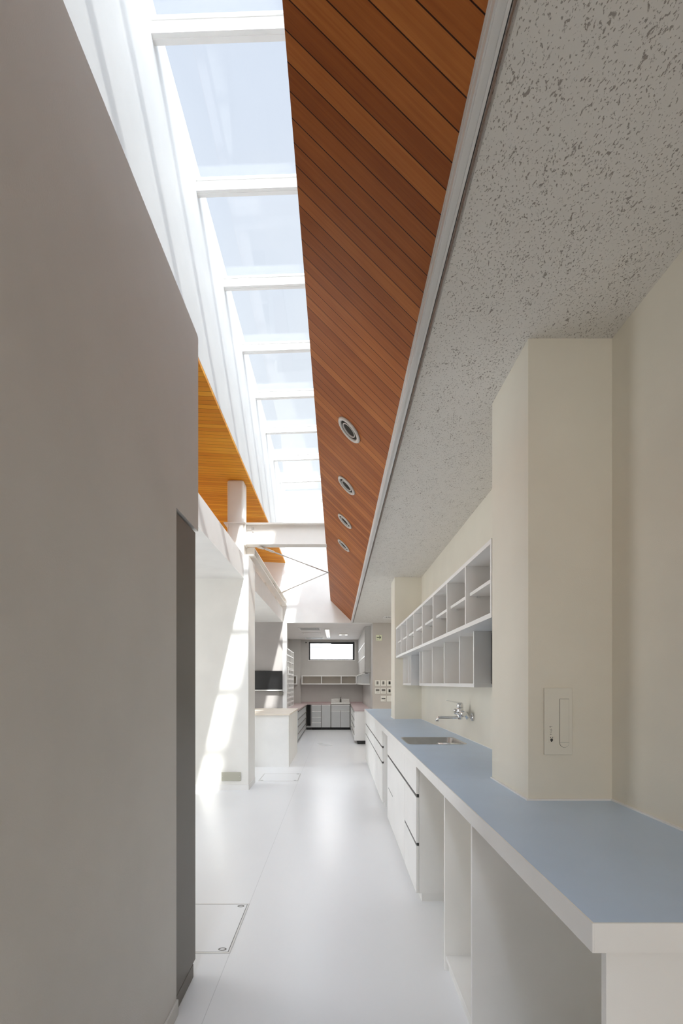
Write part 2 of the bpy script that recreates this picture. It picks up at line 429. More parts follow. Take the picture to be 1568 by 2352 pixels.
s = thing('steel_beam', (-.6, 6.3, 3.106), 'white steel I-beam crossing the shaft from post to timber slope', 'beam')
m = MB(); m.box(-1.16, -.135, 6.20, 6.35, 3.106, 3.118); m.box(-1.16, -.135, 6.20, 6.35, 3.370, 3.382)
m.box(-1.16, -.135, 6.271, 6.279, 3.118, 3.370)
m.build('beam_section', 'steel_paint', s)
m = MB(); m.box(-1.184, -1.161, 6.21, 6.34, 3.10, 3.37); m.box(-1.16, -1.10, 6.262, 6.270, 3.30, 3.36)
m.build('end_plate', 'steel_paint', s)
m = MB()
for z in (3.29, 3.33): m.lathe([(0, 0), (.012, 0), (.012, -.012), (0, -.012)], Matrix.Translation((-1.08, 6.27, z)) @ Matrix.Rotation(-math.pi / 2, 4, 'X') , 10)
m.build('bolt', 'alu_trim', s)

s = thing('steel_rail_beam', (-1.13, 8.4, 3.0), 'white steel H-section running along the top of the low bays', 'beam')
m = MB(); XA, XB_ = -1.20, -1.075
m.box(XA, XB_, 6.30, 10.44, 2.992, 3.001); m.box(XA, XB_, 6.36, 10.44, 3.096, 3.105)
m.box((XA + XB_) / 2 - .004, (XA + XB_) / 2 + .004, 6.36, 10.44, 3.001, 3.096)
m.build('beam_section', 'steel_paint', s)
m = MB(); m.box(XA, XB_, 6.352, 6.360, 3.001, 3.105); m.box(-1.132, -1.115, 8.55, 8.95, 3.012, 3.085)
m.build('splice_plate', 'steel_paint', s)
m = MB()
for yy in (8.62, 8.70, 8.80, 8.88):
    for zz in (3.03, 3.068): m.lathe([(0, 0), (.011, 0), (.011, .012), (0, .012)], Matrix.Translation((-1.115, yy, zz)) @ Matrix.Rotation(math.pi / 2, 4, 'Y'), 8)
m.build('bolts', 'alu_trim', s)
m = MB()
for yy in (6.7, 8.0, 9.3, 10.3): m.box(-1.19, -1.168, yy, yy + .08, 2.9405, 2.992)
m.build('packer', 'steel_paint', s)

def rod(p, q, label):
    p, q = Vector(p), Vector(q); t_ = thing('tie_rod', p, label, 'tie rod', 'bracing rods under the skylight')
    d_ = (q - p).normalized()
    MB().tube([p + d_ * .05, q], .0085, 10).build('bar', 'alu_trim', t_)
    MB().tube([p + d_ * .12, p + d_ * .14, p + d_ * .30, p + d_ * .32], [.009, .015, .015, .009], 12).build('turnbuckle', 'steel_paint', t_)
    u = Vector((0, 0, 1)).cross(d_) * .035
    MB().prism([(p.x - u.x, p.y - u.y), (p.x + u.x, p.y + u.y), (p.x + u.x * .6 + d_.x * .10, p.y + u.y * .6 + d_.y * .10), (p.x - u.x * .6 + d_.x * .10, p.y - u.y * .6 + d_.y * .10)], 'z', p.z - .013, p.z - .008).build('gusset', 'steel_paint', t_)
rod((-1.00, 6.26, 3.094), (-.128, 7.80, 3.100), 'thin steel tie rod sloping from the I-beam to the timber slope edge')
rod((-1.09, 9.46, 3.092), (-.128, 7.72, 3.100), 'thin steel tie rod rising from the far H-section to the timber slope edge')

# ------------------------------------------------------------------ long blue worktop
near = [(.466, .8906), (XW, .8906), (XW, 1.828), (.716, 1.828), (.716, 2.2345), (.466, 2.2345)]
far = [(.466, 2.2360), (.716, 2.2360), (.716, 2.252), (XW, 2.252), (XW, 5.95), (.702, 5.95), (.702, 6.33), (XW, 6.33), (XW, 8.33), (.466, 8.33)]
SX0, SX1, SY0, SY1 = .520, .928, 3.50, 3.945
def worktop(outline, holes, label, y0, y1, fx):
    t_ = thing('worktop', (.6, (y0 + y1) / 2, .847), label, 'worktop', 'blue worktop runs')
    ol = [(x if x != .466 else .470, y if y != .8906 else .8946) for x, y in outline]
    MB().plate(ol, holes, HT - .004, HT).build('blue_surface', 'counter_blue', t_)
    MB().plate(ol, holes, .847, HT - .0042).build('core_board', 'laminate_white', t_)
    m_ = MB(); m_.box(.466, .4698, y0, y1, .847, HT)
    if fx: m_.box(.470, XW, y0, y0 + .0038, .847, HT)
    m_.build('edge_band', 'laminate_white', t_)
worktop(near, [], 'near blue worktop wrapping round the pillar, with a thick white square edge', .8906, 2.2345, True)
worktop(far, [rrect(SX0, SX1, SY0, SY1, .05)], 'long blue worktop with a sunken sink, running away past the far pillar', 2.2360, 8.33, False)

# sink
sk = thing('sink', ((SX0 + SX1) / 2, (SY0 + SY1) / 2, .74), 'stainless steel sink sunk flush into the blue worktop', 'sink')
q = bmesh.new()
L = []
for ins, z, rr in ((-.012, .9017, .055), (.0, .9025, .05), (.003, .899, .05), (.010, .76, .06), (.05, .735, .07)):
    L.append([q.verts.new((px, py, z)) for px, py in rrect(SX0 + ins, SX1 - ins, SY0 + ins, SY1 - ins, rr)])
for a, b in zip(L, L[1:]):
    for i in range(len(a)):
        f = q.faces.new((a[i], a[(i + 1) % len(a)], b[(i + 1) % len(a)], b[i])); f.smooth = True
q.faces.new(L[-1])
bmesh.ops.recalc_face_normals(q, faces=q.faces[:])
m = MB(); m._merge(q); m.build('basin', 'stainless', sk)
MB().lathe([(0, .737), (.045, .737), (.045, .741), (.03, .742), (0, .739)], Matrix.Translation((.72, 3.8, 0)), 24).build('drain', 'chrome', sk)
m = MB()
for k in range(4): m.tube([(.74 + .002 * k, 3.535 + .03 * k, .893), (.905, 3.535 + .03 * k, .893)], .0035, 8)
m.tube([(.74, 3.525, .889), (.74, 3.64, .889)], .0035, 8); m.tube([(.905, 3.525, .889), (.905, 3.64, .889)], .0035, 8)
m.build('wire_rack', 'chrome', sk)

# faucet
fc = thing('faucet', (XW, 3.77, 1.09), 'chrome wall-mounted mixer tap with long spout above the sink', 'faucet')
for yy in (3.70, 3.86):
    MB().lathe([(0, 0), (.031, 0), (.029, -.008), (.014, -.014), (0, -.014)], Matrix.Translation((XW - .001, yy, 1.082)) @ Matrix.Rotation(math.pi / 2, 4, 'Y'), 24).build('wall_flange', 'chrome', fc)
    MB().tube([(XW - .012, yy, 1.082), (XW - .04, yy, 1.084), (XW - .055, yy, 1.105), (XW - .08, yy, 1.108)], [.013, .013, .015, .017], 16).build('inlet_leg', 'chrome', fc)
m = MB(); m.tube([(.952, 3.655, 1.108), (.952, 3.675, 1.108), (.952, 3.885, 1.108), (.952, 3.905, 1.108)], [.016, .023, .023, .016], 20)
m.tube([(.952, 3.78, 1.060), (.952, 3.78, 1.075), (.952, 3.78, 1.13), (.952, 3.78, 1.15)], [.017, .021, .026, .024], 20)
m.build('body', 'chrome', fc)
MB().tube([(.952, 3.78, 1.148), (.952, 3.78, 1.156), (.950, 3.78, 1.180), (.948, 3.78, 1.186)], [.022, .026, .025, .016], 20).build('handle_cap', 'chrome', fc)
m = MB(); m.prism([(.965, 1.178), (.965, 1.190), (.930, 1.196), (.850, 1.208), (.850, 1.202), (.92, 1.186)], 'y', 3.768, 3.792); m.build('lever', 'chrome', fc)
MB().tube([(.952, 3.78, 1.078), (.92, 3.78, 1.074), (.80, 3.78, 1.074), (.783, 3.78, 1.071), (.776, 3.78, 1.060), (.776, 3.78, 1.045)], [.012, .0105, .0105, .011, .012, .0125], 16).build('spout', 'chrome', fc)
MB().tube([(.925, 3.78, 1.118), (.908, 3.78, 1.136)], [.012, .010], 12).build('diverter_knob', 'chrome', fc)

# ------------------------------------------------------------------ base cabinets under the worktop
FX, CX, TX = .483, .5015, .519       # door face, carcass front, toe face
def front(parent, y0, y1, z0, z1, name, x0=FX, mat='laminate_white'):
    return bx(x0, CX - .001, y0 + .0015, y1 - .0015, z0, z1, bevel=.0012, seg=1).build(name, mat, parent)
def base_cabinet(y0, y1, label, spec, XK=XW):
    t_ = thing('base_cabinet', ((CX + XW) / 2, (y0 + y1) / 2, 0), label, 'cabinet', 'white base cabinets under the blue worktop')
    m_ = MB(); T = .018
    m_.box(CX, XK - .005, y0, y0 + T, .054, .846); m_.box(CX, XK - .005, y1 - T, y1, .054, .846)
    m_.box(CX, XK - .005, y0 + T, y1 - T, .054, .072); m_.box(XK - .02, XK - .005, y0 + T, y1 - T, .072, .846)
    m_.build('carcass', 'laminate_white', t_)
    bx(TX, XK - .005, y0 + .012, y1 - .002, .0, .0535).build('toe_kick', 'laminate_white', t_)
    gaps = []
    for kind, a, b, z0, z1 in spec:
        o_ = front(t_, a, b, z0, z1, kind)
    zs = sorted({z1 for k, a, b, z0, z1 in spec if z1 < .8})
    for z in zs:
        bx(CX - .0145, CX - .0005, y0 + .001, y1 - .001, z + .001, z + .017).build('finger_pull', 'gap_dark', t_)
    return t_
base_cabinet(2.982, 3.495, 'white three-drawer cabinet beside the open kneehole, nearest of the drawer units',
   [('drawer', 2.982, 3.495, .660, .842), ('drawer', 2.982, 3.495, .362, .640), ('drawer', 2.982, 3.495, .055, .344)])
c2 = base_cabinet(3.499, 4.69, 'wide white sink cabinet with a plain top panel and one big door',
   [('panel', 3.499, 4.69, .660, .842), ('door', 3.499, 4.69, .055, .640)])
bx(FX - .0006, FX, 4.24, 4.60, .350, .357).build('slot', 'gap_dark', c2)
F_spec = lambda a, b: [('drawer', a, b, .660, .842), ('drawer', a, b, .492, .642), ('door', a, b, .055, .474)]
for a, b, lab in ((5.25, 6.245, 'white cabinet beyond the sink with two drawers above a door, beside the second kneehole'),
                  (6.257, 7.29, 'white two-drawer cabinet with door beside the far pillar'),
                  (7.296, 8.32, 'white two-drawer cabinet with door at the far end of the blue worktop')):
    base_cabinet(a, b, lab, F_spec(a + .010, b), .70)

# open cubby and end support
cu = thing('open_cubby', (.77, 2.05, 0), 'open white cubby with bottom board under the near blue worktop', 'shelf unit')
for ya, yb in ((1.811, 1.8275), (2.271, 2.289)):
    bx(.501, (1.026 if ya < 2 else .714), ya, yb, 0, .846).build('side_panel', 'laminate_white', cu)
bx(.506, .712, 1.8278, 2.2705, .054, .073).build('bottom_board', 'laminate_white', cu)
bx(.519, .535, 1.8278, 2.2705, 0, .0535).build('toe_kick', 'laminate_white', cu)
e = bx(.501, XW - .004, .908, .926, 0, .846, bevel=.001, seg=1).build('end_panel', 'laminate_white')
tag(e, 'white upright end panel carrying the near corner of the blue worktop', 'panel')

# ------------------------------------------------------------------ pigeonhole shelves
P = .4594; SY = 2.262; SXF = .715
sh = thing('pigeonhole_shelf', (.87, 4.1, 1.645), 'long white wall shelf with two rows of eight open cubes between the pillars', 'shelf')
YL = SY + 8 * P
bx(SXF, XW - .003, SY, YL, 1.990, 2.012).build('top_board', 'laminate_white', sh)
bx(SXF, XW - .003, SY, YL, 1.645, 1.668).build('bottom_board', 'laminate_white', sh)
bx(XW - .012, XW - .003, SY, YL, 1.6685, 1.9895).build('back_panel', 'shelf_back', sh)
for k in range(9):
    yc = SY + k * P
    w = .018; ya = max(SY, yc - w / 2); yb = min(YL, yc + w / 2)
    if k == 0: yb = ya + w
    if k == 8: ya = yb - w
    bx(SXF, XW - .0125, ya, yb, 1.6682, 1.9898).build('divider', 'laminate_white', sh)
for k in range(8):
    bx(SXF + .022, XW - .0125, SY + k * P + .0105 + (.008 if k == 0 else 0), SY + (k + 1) * P - .0105 - (.008 if k == 7 else 0), 1.822, 1.840).build('shelf', 'laminate_white', sh)
    m = MB(); m.box(SXF + .06, SXF + .075, SY + (k + 1) * P - .03, SY + (k + 1) * P - .012, 1.812, 1.822); m.build('shelf_peg', 'chrome', sh)

LX = .803
def low_shelf(y0, y1, divs, label):
    t_ = thing('divider_shelf', (.9, (y0 + y1) / 2, 1.315), label, 'shelf', 'slim shelves hung under the pigeonholes')
    bx(LX, XW - .003, y0, y1, 1.315, 1.338).build('bottom_board', 'laminate_white', t_)
    bx(XW - .012, XW - .003, y0, y1, 1.3385, 1.6445).build('back_panel', 'shelf_back', t_)
    for yc in divs:
        bx(LX, XW - .0125, yc - .009, yc + .009, 1.3383, 1.6447).build('divider', 'laminate_white', t_)
low_shelf(2.862, 4.762, [2.871, 3.205, 3.664, 4.122, 4.583, 4.753], 'slim white divider shelf under the pigeonholes, above the sink')
low_shelf(5.30, 5.948, [5.309, 5.52, 5.939], 'short white divider shelf under the pigeonholes, against the far pillar')
for y0, y1, lab in ((2.275, 2.85, 'black flat panel in the gap under the shelf beside the near pillar'),
                    (4.775, 5.29, 'black flat panel in the narrow gap between the two divider shelves')):
    t_ = thing('wall_screen', (.95, (y0 + y1) / 2, 1.335), lab, 'screen', 'black panels under the pigeonholes')
    bx(.900, .985, y0, y1, 1.335, 1.635, bevel=.004).build('housing', 'frame_black', t_)
    bx(.896, .8995, y0 + .015, y1 - .015, 1.35, 1.62).build('screen_glass', 'screen_black', t_)
    bx(.985, XW, (y0 + y1) / 2 - .06, (y0 + y1) / 2 + .06, 1.42, 1.55).build('wall_bracket', 'frame_black', t_)
    MB().tube([(.92, y1 - .03, 1.322), (.92, y1 - .03, 1.335)], .008, 12).build('knob', 'alu_trim', t_)

# ------------------------------------------------------------------ handset plate on the near pillar
hp = thing('wall_handset', (.824, 1.828, 1.07), 'cream wall unit with a long round-ended handset on the near pillar', 'intercom')
bx(.772, .8765, 1.8165, 1.828, 1.073, 1.322, bevel=.002).build('back_plate', 'plastic_cream', hp)
X0h, X1h = .8275, .8635
def uo(ins):
    pts = [(X0h + ins, 1.282 - ins), (X1h - ins, 1.282 - ins)]
    rr = (X1h - X0h) / 2 - ins; cx = (X0h + X1h) / 2
    for i in range(17):
        a = -math.pi * i / 16; pts.append((cx + rr * math.cos(a), 1.118 + rr * math.sin(a)))
    return pts
MB().prism(uo(0), 'y', 1.8158, 1.8164).build('groove', 'lcd_grey', hp)
MB().prism(uo(.0012), 'y', 1.8140, 1.8157).build('handset', 'plastic_cream', hp)
bx(X0h + .001, X1h - .001, 1.8136, 1.8139, 1.1195, 1.1203).build('seam', 'lcd_grey', hp)
jk = bx(.787, .8085, 1.8152, 1.8164, 1.1165, 1.1435, bevel=.0005, seg=1).build('phone_jack', 'plastic_cream', hp)
m = MB(); m.box(.7935, .8025, 1.8146, 1.8151, 1.1245, 1.1335); m.box(.7955, .8, 1.8146, 1.8151, 1.1215, 1.1245)
m.box(.7925, .7955, 1.8146, 1.8151, 1.1365, 1.139); m.box(.8, .803, 1.8146, 1.8151, 1.1365, 1.139)
m.build('socket_hole', 'dark_print', jk)
m = MB()   # column of small worn characters above the jack
for xx, zz, dx, dz in ((.790, 1.177, .006, .0012), (.793, 1.174, .0012, .006), (.797, 1.178, .004, .001), (.791, 1.167, .009, .001), (.794, 1.164, .007, .001), (.796, 1.166, .001, .005),
                       (.793, 1.158, .001, .004), (.797, 1.157, .001, .005), (.793, 1.155, .005, .001), (.792, 1.149, .007, .001), (.795, 1.147, .001, .004)):
    m.box(xx, xx + dx, 1.8161, 1.8165, zz, zz + dz)
m.build('lettering', 'lcd_grey', hp)

# ------------------------------------------------------------------ floor hatches
def hatch(y0, y1, label):
    x0, x1 = -1.08, -.532
    t_ = thing('floor_hatch', ((x0 + x1) / 2, (y0 + y1) / 2, 0), label, 'floor hatch', 'square inspection hatches in the floor')
    m_ = MB().plate([(x0, y0), (x1, y0), (x1, y1), (x0, y1)], [[(x0 + .009, y0 + .009), (x1 - .009, y0 + .009), (x1 - .009, y1 - .009), (x0 + .009, y1 - .009)]], 0, .0025)
    m_.build('frame', 'alu_trim', t_)
    MB().plate([(x0 + .009, y0 + .009), (x1 - .009, y0 + .009), (x1 - .009, y1 - .009), (x0 + .009, y1 - .009)],
               [[(x0 + .0125, y0 + .0125), (x1 - .0125, y0 + .0125), (x1 - .0125, y1 - .0125), (x0 + .0125, y1 - .0125)]], 0, .0006).build('gap', 'gap_dark', t_)
    bx(x0 + .0125, x1 - .0125, y0 + .0125, y1 - .0125, 0, .002).build('lid', 'vinyl_floor', t_)
    for cx, cy in ((x1 - .045, y0 + .035), (x1 - .045, y1 - .035), (x0 + .045, y0 + .035)):
        MB().lathe([(.011, .002), (.016, .002), (.016, .0034), (.011, .0034), (.011, .002)], Matrix.Translation((cx, cy, 0)) @ Matrix.Diagonal((1.3, .8, 1, 1)), 20).build('lifting_ring', 'lcd_grey', t_)
hatch(2.417, 2.960, 'square floor hatch with a metal frame just past the dark door')
hatch(6.662, 7.215, 'square floor hatch in front of the white reception desk')

# plate on the partition
vp = thing('cover_plate', (-1.324, 6.1, .12), 'beige metal cover plate low on the sunlit partition', 'cover plate')
bx(-1.443, -1.204, 6.084, 6.092, .12, .228, bevel=.002).build('plate', 'plate_beige', vp)
for xx in (-1.43, -1.217):
    MB().lathe([(0, 0), (.004, 0), (.004, -.002), (0, -.002)], Matrix.Translation((xx, 6.084, .174)) @ Matrix.Rotation(-math.pi / 2, 4, 'X'), 10).build('screw', 'alu_trim', vp)

# ------------------------------------------------------------------ desk, television
dk = thing('reception_desk', (-1.4, 8.6, 0), 'white panelled desk with a cream top between partition and kitchen', 'desk')
bx(-2.1, -.755, 7.745, 9.50, .826, .851, bevel=.003).build('desk_top', 'desk_top', dk)
bx(-2.1, -.771, 7.776, 7.80, 0, .8255).build('front_panel', 'laminate_white', dk)
bx(-.795, -.771, 7.80, 9.45, 0.0, .8255).build('side_panel', 'laminate_cream', dk)
bx(-2.1, -2.07, 7.80, 9.45, 0.0, .8255).build('side_panel', 'laminate_cream', dk)

tv = thing('television', (-1.55, 10.39, 1.21), 'black flat television on the shaded bay wall above the desk', 'television')
bx(-1.90, -1.163, 10.36, 10.40, 1.212, 1.602, bevel=.004).build('cabinet', 'frame_black', tv)
bx(-1.892, -1.171, 10.357, 10.3595, 1.222, 1.594).build('screen', 'screen_black', tv)
bx(-1.7, -1.36, 10.40, YE, 1.3, 1.5).build('wall_mount', 'frame_black', tv)
ws = bx(-1.95, -1.163, 10.32, YE, 1.178, 1.200, bevel=.002).build('wall_shelf', 'laminate_white')
tag(ws, 'thin white wall shelf directly below the television', 'shelf')
bb = thing('media_box', (-1.2, 10.40, 1.08), 'small dark box hung under the television shelf', 'media box')
bx(-1.240, -1.155, 10.38, YE, 1.085, 1.165, bevel=.003).build('case', 'lcd_grey', bb)
MB().tube([(-1.154, 10.40, 1.13), (-1.146, 10.40, 1.135)], .008, 10).build('knob', 'lcd_grey', bb)
MB().tube([(-1.2, 10.42, 1.165), (-1.2, 10.42, 1.178)], .006, 8).build('hanger', 'lcd_grey', bb)

# ------------------------------------------------------------------ back kitchen shell
YK = 14.60
m = MB()
WX0, WX1, WZ0, WZ1 = -.850, .522, 2.030, 2.570
m.box(-1.55, WX0, YK, YK + .15, 0, ZC); m.box(WX1, .95, YK, YK + .15, 0, ZC)
m.box(WX0, WX1, YK, YK + .15, 0, WZ0); m.box(WX0, WX1, YK, YK + .15, WZ1, ZC)
struct(m, 'wall_kitchen_back', 'wall_far', 'grey back wall of the kitchen with the high window', 'wall')
struct(bx(-1.55, -1.43, YE + .12, YK, 0, ZC), 'wall_kitchen_left', 'wall_far', 'grey side wall of the kitchen behind the tall pigeonholes', 'wall')
struct(bx(.762, .95, YE + .12, YK, 0, ZC), 'wall_kitchen_right', 'wall_far', 'grey side wall of the kitchen behind the wall cabinets', 'wall')
struct(bx(-1.43, -1.08, 14.42, YK, 0, ZC), 'wall_kitchen_pier', 'wall_far', 'shallow grey pier in the kitchen corner', 'wall')
struct(bx(-1.55, .95, YE + .12, YK + .15, ZC, ZC + .08), 'ceiling_kitchen', 'ceiling_plain', 'plain white ceiling of the kitchen', 'ceiling')

w2 = thing('window_2', (-.16, YK, WZ0), 'high wide kitchen window in a black frame', 'window', kind='structure')
m = MB(); y0, y1 = YK - .012, YK + .09; fw = .042
m.box(WX0, WX0 + fw, y0, y1, WZ0, WZ1); m.box(WX1 - fw, WX1, y0, y1, WZ0, WZ1)
m.box(WX0 + fw, WX1 - fw, y0, y1, WZ1 - fw, WZ1); m.box(WX0 + fw, WX1 - fw, y0, y1, WZ0, WZ0 + .026)
m.build('frame', 'frame_black', w2)
m = MB(); c = -.19
m.box(c, WX1 - fw, YK + .03, YK + .05, WZ1 - fw - .018, WZ1 - fw); m.box(WX1 - fw - .014, WX1 - fw, YK + .03, YK + .05, WZ0 + .026, WZ1 - fw - .018)
m.build('sash', 'frame_black', w2)
bx(WX0 + fw, WX1 - fw, YK + .055, YK + .06, WZ0 + .026, WZ1 - fw).build('pane', 'clear_glass', w2)
m = MB(); m.box(WX0 - .02, WX0, YK - .008, YK, WZ0 - .02, WZ1 + .01); m.box(WX1, WX1 + .02, YK - .008, YK, WZ0 - .02, WZ1 + .01)
m.box(WX0, WX1, YK - .014, YK, WZ0 - .02, WZ0)
m.build('casing', 'white_paint', w2)

# building outside
nb = thing('neighbour_building', (0, 19.2, 0), 'sunlit white building seen through the kitchen window', 'building')
bx(-8, 8, 19.0, 22, 0, 5).build('wall', 'facade', nb)
for xa, xb in ((-1.1, -.55), (.05, .45), (.55, .95)):
    m = MB(); m.box(xa, xb, 18.97, 18.999, 2.1, 2.72); m.build('shutter', 'alu_trim', nb)
bx(-1.2, -.45, 18.9, 18.999, 2.76, 2.80).build('ledge', 'facade', nb)

# ------------------------------------------------------------------ back kitchen fittings
ZT = .75
pt = thing('kitchen_worktop', (-.2, 13.5, .72), 'pink U-shaped worktop round the back kitchen', 'worktop')
m = MB(); m.prism([(-1.428, 10.79), (-.862, 10.79), (-.862, 13.94), (-.182, 13.94), (-.182, 14.595), (-1.068, 14.595), (-1.068, 14.417), (-1.428, 14.417)], 'z', .722, ZT)
m.build('surface', 'counter_pink', pt)
m = MB(); m.box(.378, .760, 10.71, 14.595, .722, ZT)
m.build('surface', 'counter_pink', pt)
bx(-1.066, -.184, 14.575, 14.594, ZT, ZT + .03).build('upstand', 'counter_pink', pt)
bx(.372, .76, 14.58, 14.598, ZT, ZT + .03).build('upstand', 'counter_pink', pt)

def kitchen_unit(x0, x1, y0, y1, face, label, fronts, mat='laminate_white', fmat='laminate_white', group=None, name='kitchen_cabinet', ztop=.7215, pull='laminate_white'):
    """face: 'x+', 'x-' or 'y-' ; fronts: (name, a0, a1, z0, z1) along the face"""
    t_ = thing(name, ((x0 + x1) / 2, (y0 + y1) / 2, 0), label, 'cabinet', group)
    bx(x0, x1, y0, y1, .072, ztop).build('carcass', 'lcd_grey' if face == 'y-' else mat, t_)
    k = .05
    xa, xb, ya, yb = x0, x1, y0, y1
    if face == 'x+': xb -= k
    if face == 'x-': xa += k
    if face == 'y-': ya += k
    bx(xa, xb, ya, yb, 0, .0715).build('toe_kick', 'toe_black', t_)
    for nm, a0, a1, z0, z1 in fronts:
        if face == 'y-':
            f_ = bx(a0 + .005, a1 - .005, y0 - .019, y0 - .001, z0, z1).build(nm, fmat, t_)
            bx(a0 + .004, a1 - .004, y0 - .027, y0 - .0195, z1 - .022, z1 - .002).build('handle', pull, f_)
        elif face == 'x+':
            f_ = bx(x1 + .001, x1 + .019, a0 + .002, a1 - .002, z0, z1).build(nm, fmat, t_)
            bx(x1 + .0195, x1 + .030, a0 + .004, a1 - .004, z1 - .02, z1 - .004).build('handle', pull, f_)
        else:
            f_ = bx(x0 - .019, x0 - .001, a0 + .002, a1 - .002, z0, z1).build(nm, fmat, t_)
            bx(x0 - .030, x0 - .0195, a0 + .004, a1 - .004, z1 - .02, z1 - .004).build('handle', pull, f_)
    return t_
zs4 = [(.075, .222), (.226, .380), (.385, .541), (.546, .716)]
def col4(a, b): return [('drawer', a, b, z0, z1) for z0, z1 in zs4]
gl = 'drawer units along the kitchen side wall'
kitchen_unit(-1.42, -.892, 10.81, 11.76, 'x+', 'white drawer unit at the near end of the pink kitchen worktop, beside the desk', col4(10.83, 11.755), 'laminate_white', 'laminate_grey', gl, pull='lcd_grey')
kitchen_unit(-1.42, -.892, 11.765, 12.71, 'x+', 'middle grey-fronted drawer unit along the kitchen side wall', col4(11.767, 12.708), 'laminate_white', 'laminate_grey', gl, pull='lcd_grey')
kitchen_unit(-1.42, -.892, 12.715, 13.66, 'x+', 'grey-fronted drawer unit beside the dark kitchen kneehole', col4(12.717, 13.655), 'laminate_white', 'laminate_grey', gl, pull='lcd_grey')
fb = 13.97
kitchen_unit(-.73, -.455, fb, 14.59, 'y-', 'narrow grey four-drawer unit facing us in the back kitchen', [('drawer', -.728, -.457, z0, z1) for z0, z1 in zs4], 'laminate_grey', 'laminate_grey', 'cabinets on the kitchen back wall')
kitchen_unit(-.452, -.184, fb, 14.59, 'y-', 'narrow grey one-door cabinet between drawers and kitchen sink', [('door', -.45, -.186, .075, .716)], 'laminate_grey', 'laminate_grey', 'cabinets on the kitchen back wall')
kn = thing('kneehole_panel', (-.81, 14.2, 0), 'grey surround of the dark kneehole in the kitchen corner', 'panel')
bx(-.755, -.735, fb, 14.41, .072, .7215).build('side_panel', 'laminate_grey', kn)
bx(-.886, -.757, fb, 14.41, .072, .095).build('bottom_board', 'laminate_grey', kn)
bx(-.886, -.757, 14.395, 14.41, .096, .7215).build('back_panel', 'gap_dark', kn)
bx(-.886, -.735, fb + .05, 14.41, 0, .0715).build('toe_kick', 'toe_black', kn)
ku = kitchen_unit(-.178, .367, fb, 14.59, 'y-', 'grey kitchen sink unit with steel top, one drawer and two doors',
    [('drawer', -.176, .365, .56, .716), ('door', -.176, .094, .075, .553), ('door', .096, .365, .075, .553)], 'laminate_grey', 'laminate_grey', None, 'sink_unit', .735)
q = bmesh.new()
m = MB(); m.plate([(-.178, fb - .025), (.367, fb - .025), (.367, 14.59), (-.178, 14.59)], [rrect(-.10, .22, 14.06, 14.42, .04)], .736, .770)
m.box(-.178, .367, 14.57, 14.595, .7705, .875); m.box(-.172, .36, 13.99, 14.0, .7705, .785)
m.build('steel_top', 'stainless', ku)
L = []
for ins, z in ((0, .7702), (.004, .765), (.02, .742)):
    L.append([q.verts.new((px, py, z)) for px, py in rrect(-.10 + ins, .22 - ins, 14.06 + ins, 14.42 - ins, .04)])
for a, b in zip(L, L[1:]):
    for i in range(len(a)): q.faces.new((a[i], a[(i + 1) % len(a)], b[(i + 1) % len(a)], b[i]))
q.faces.new(L[-1]); bmesh.ops.recalc_face_normals(q, faces=q.faces[:])
m = MB(); m._merge(q); m.build('basin', 'stainless', ku)
kf = thing('faucet', (.10, 14.5, .77), 'small dark tap on the back kitchen sink', 'faucet')
MB().tube([(.10, 14.5, .7705), (.10, 14.5, .85), (.10, 14.5, .875), (.10, 14.46, .885), (.10, 14.36, .865), (.10, 14.355, .85)], [.03, .022, .02, .016, .014, .014], 14).build('body', 'lcd_grey', kf)
MB().tube([(.10, 14.5, .875), (.10, 14.5, .905), (.125, 14.5, .93)], [.014, .012, .008], 10).build('lever', 'lcd_grey', kf)
gr_ = 'cabinets under the kitchen worktop beside the beige wall'
kitchen_unit(.40, .755, 10.74, 11.75, 'x-', 'white drawer unit with plain end panel beside the beige switch wall', col4(10.745, 11.745), group=gr_, pull='lcd_grey')
kitchen_unit(.40, .755, 11.755, 12.8, 'x-', 'white drawer unit second along below the wall cabinets', col4(11.757, 12.795), group=gr_, pull='lcd_grey')
kitchen_unit(.40, .755, 12.805, 13.93, 'x-', 'white door unit in the kitchen corner next to the sink unit', [('door', 12.807, 13.36, .075, .716), ('door', 13.362, 13.925, .075, .716)], group=gr_, pull='lcd_grey')

# tall pigeonholes on the side wall
ph = thing('pigeonhole_unit', (-1.29, 11.9, ZT), 'tall white pigeonhole unit standing on the pink worktop by the jamb', 'shelf unit')
PX = -1.15; cols = [10.90, 11.58, 12.26, 12.95]
for yc in cols:
    bx(-1.42, PX, yc - .011, yc + .011, ZT, 2.155).build('upright', 'laminate_white', ph)
zr = [ZT + .012 + k * .1135 for k in range(9)] + [1.705, 1.85, 2.0, 2.144]
for z in zr:
    for a, b in zip(cols, cols[1:]):
        bx(-1.42, PX - .004, a + .0112, b - .0112, z - .009 - (.012 if z < 1.69 else 0), z + .009 + (.012 if .8 < z < 1.69 else 0)).build('shelf', 'laminate_white', ph)
bx(-1.429, -1.4205, 10.889, 12.961, ZT, 2.155).build('back_panel', 'laminate_grey', ph)

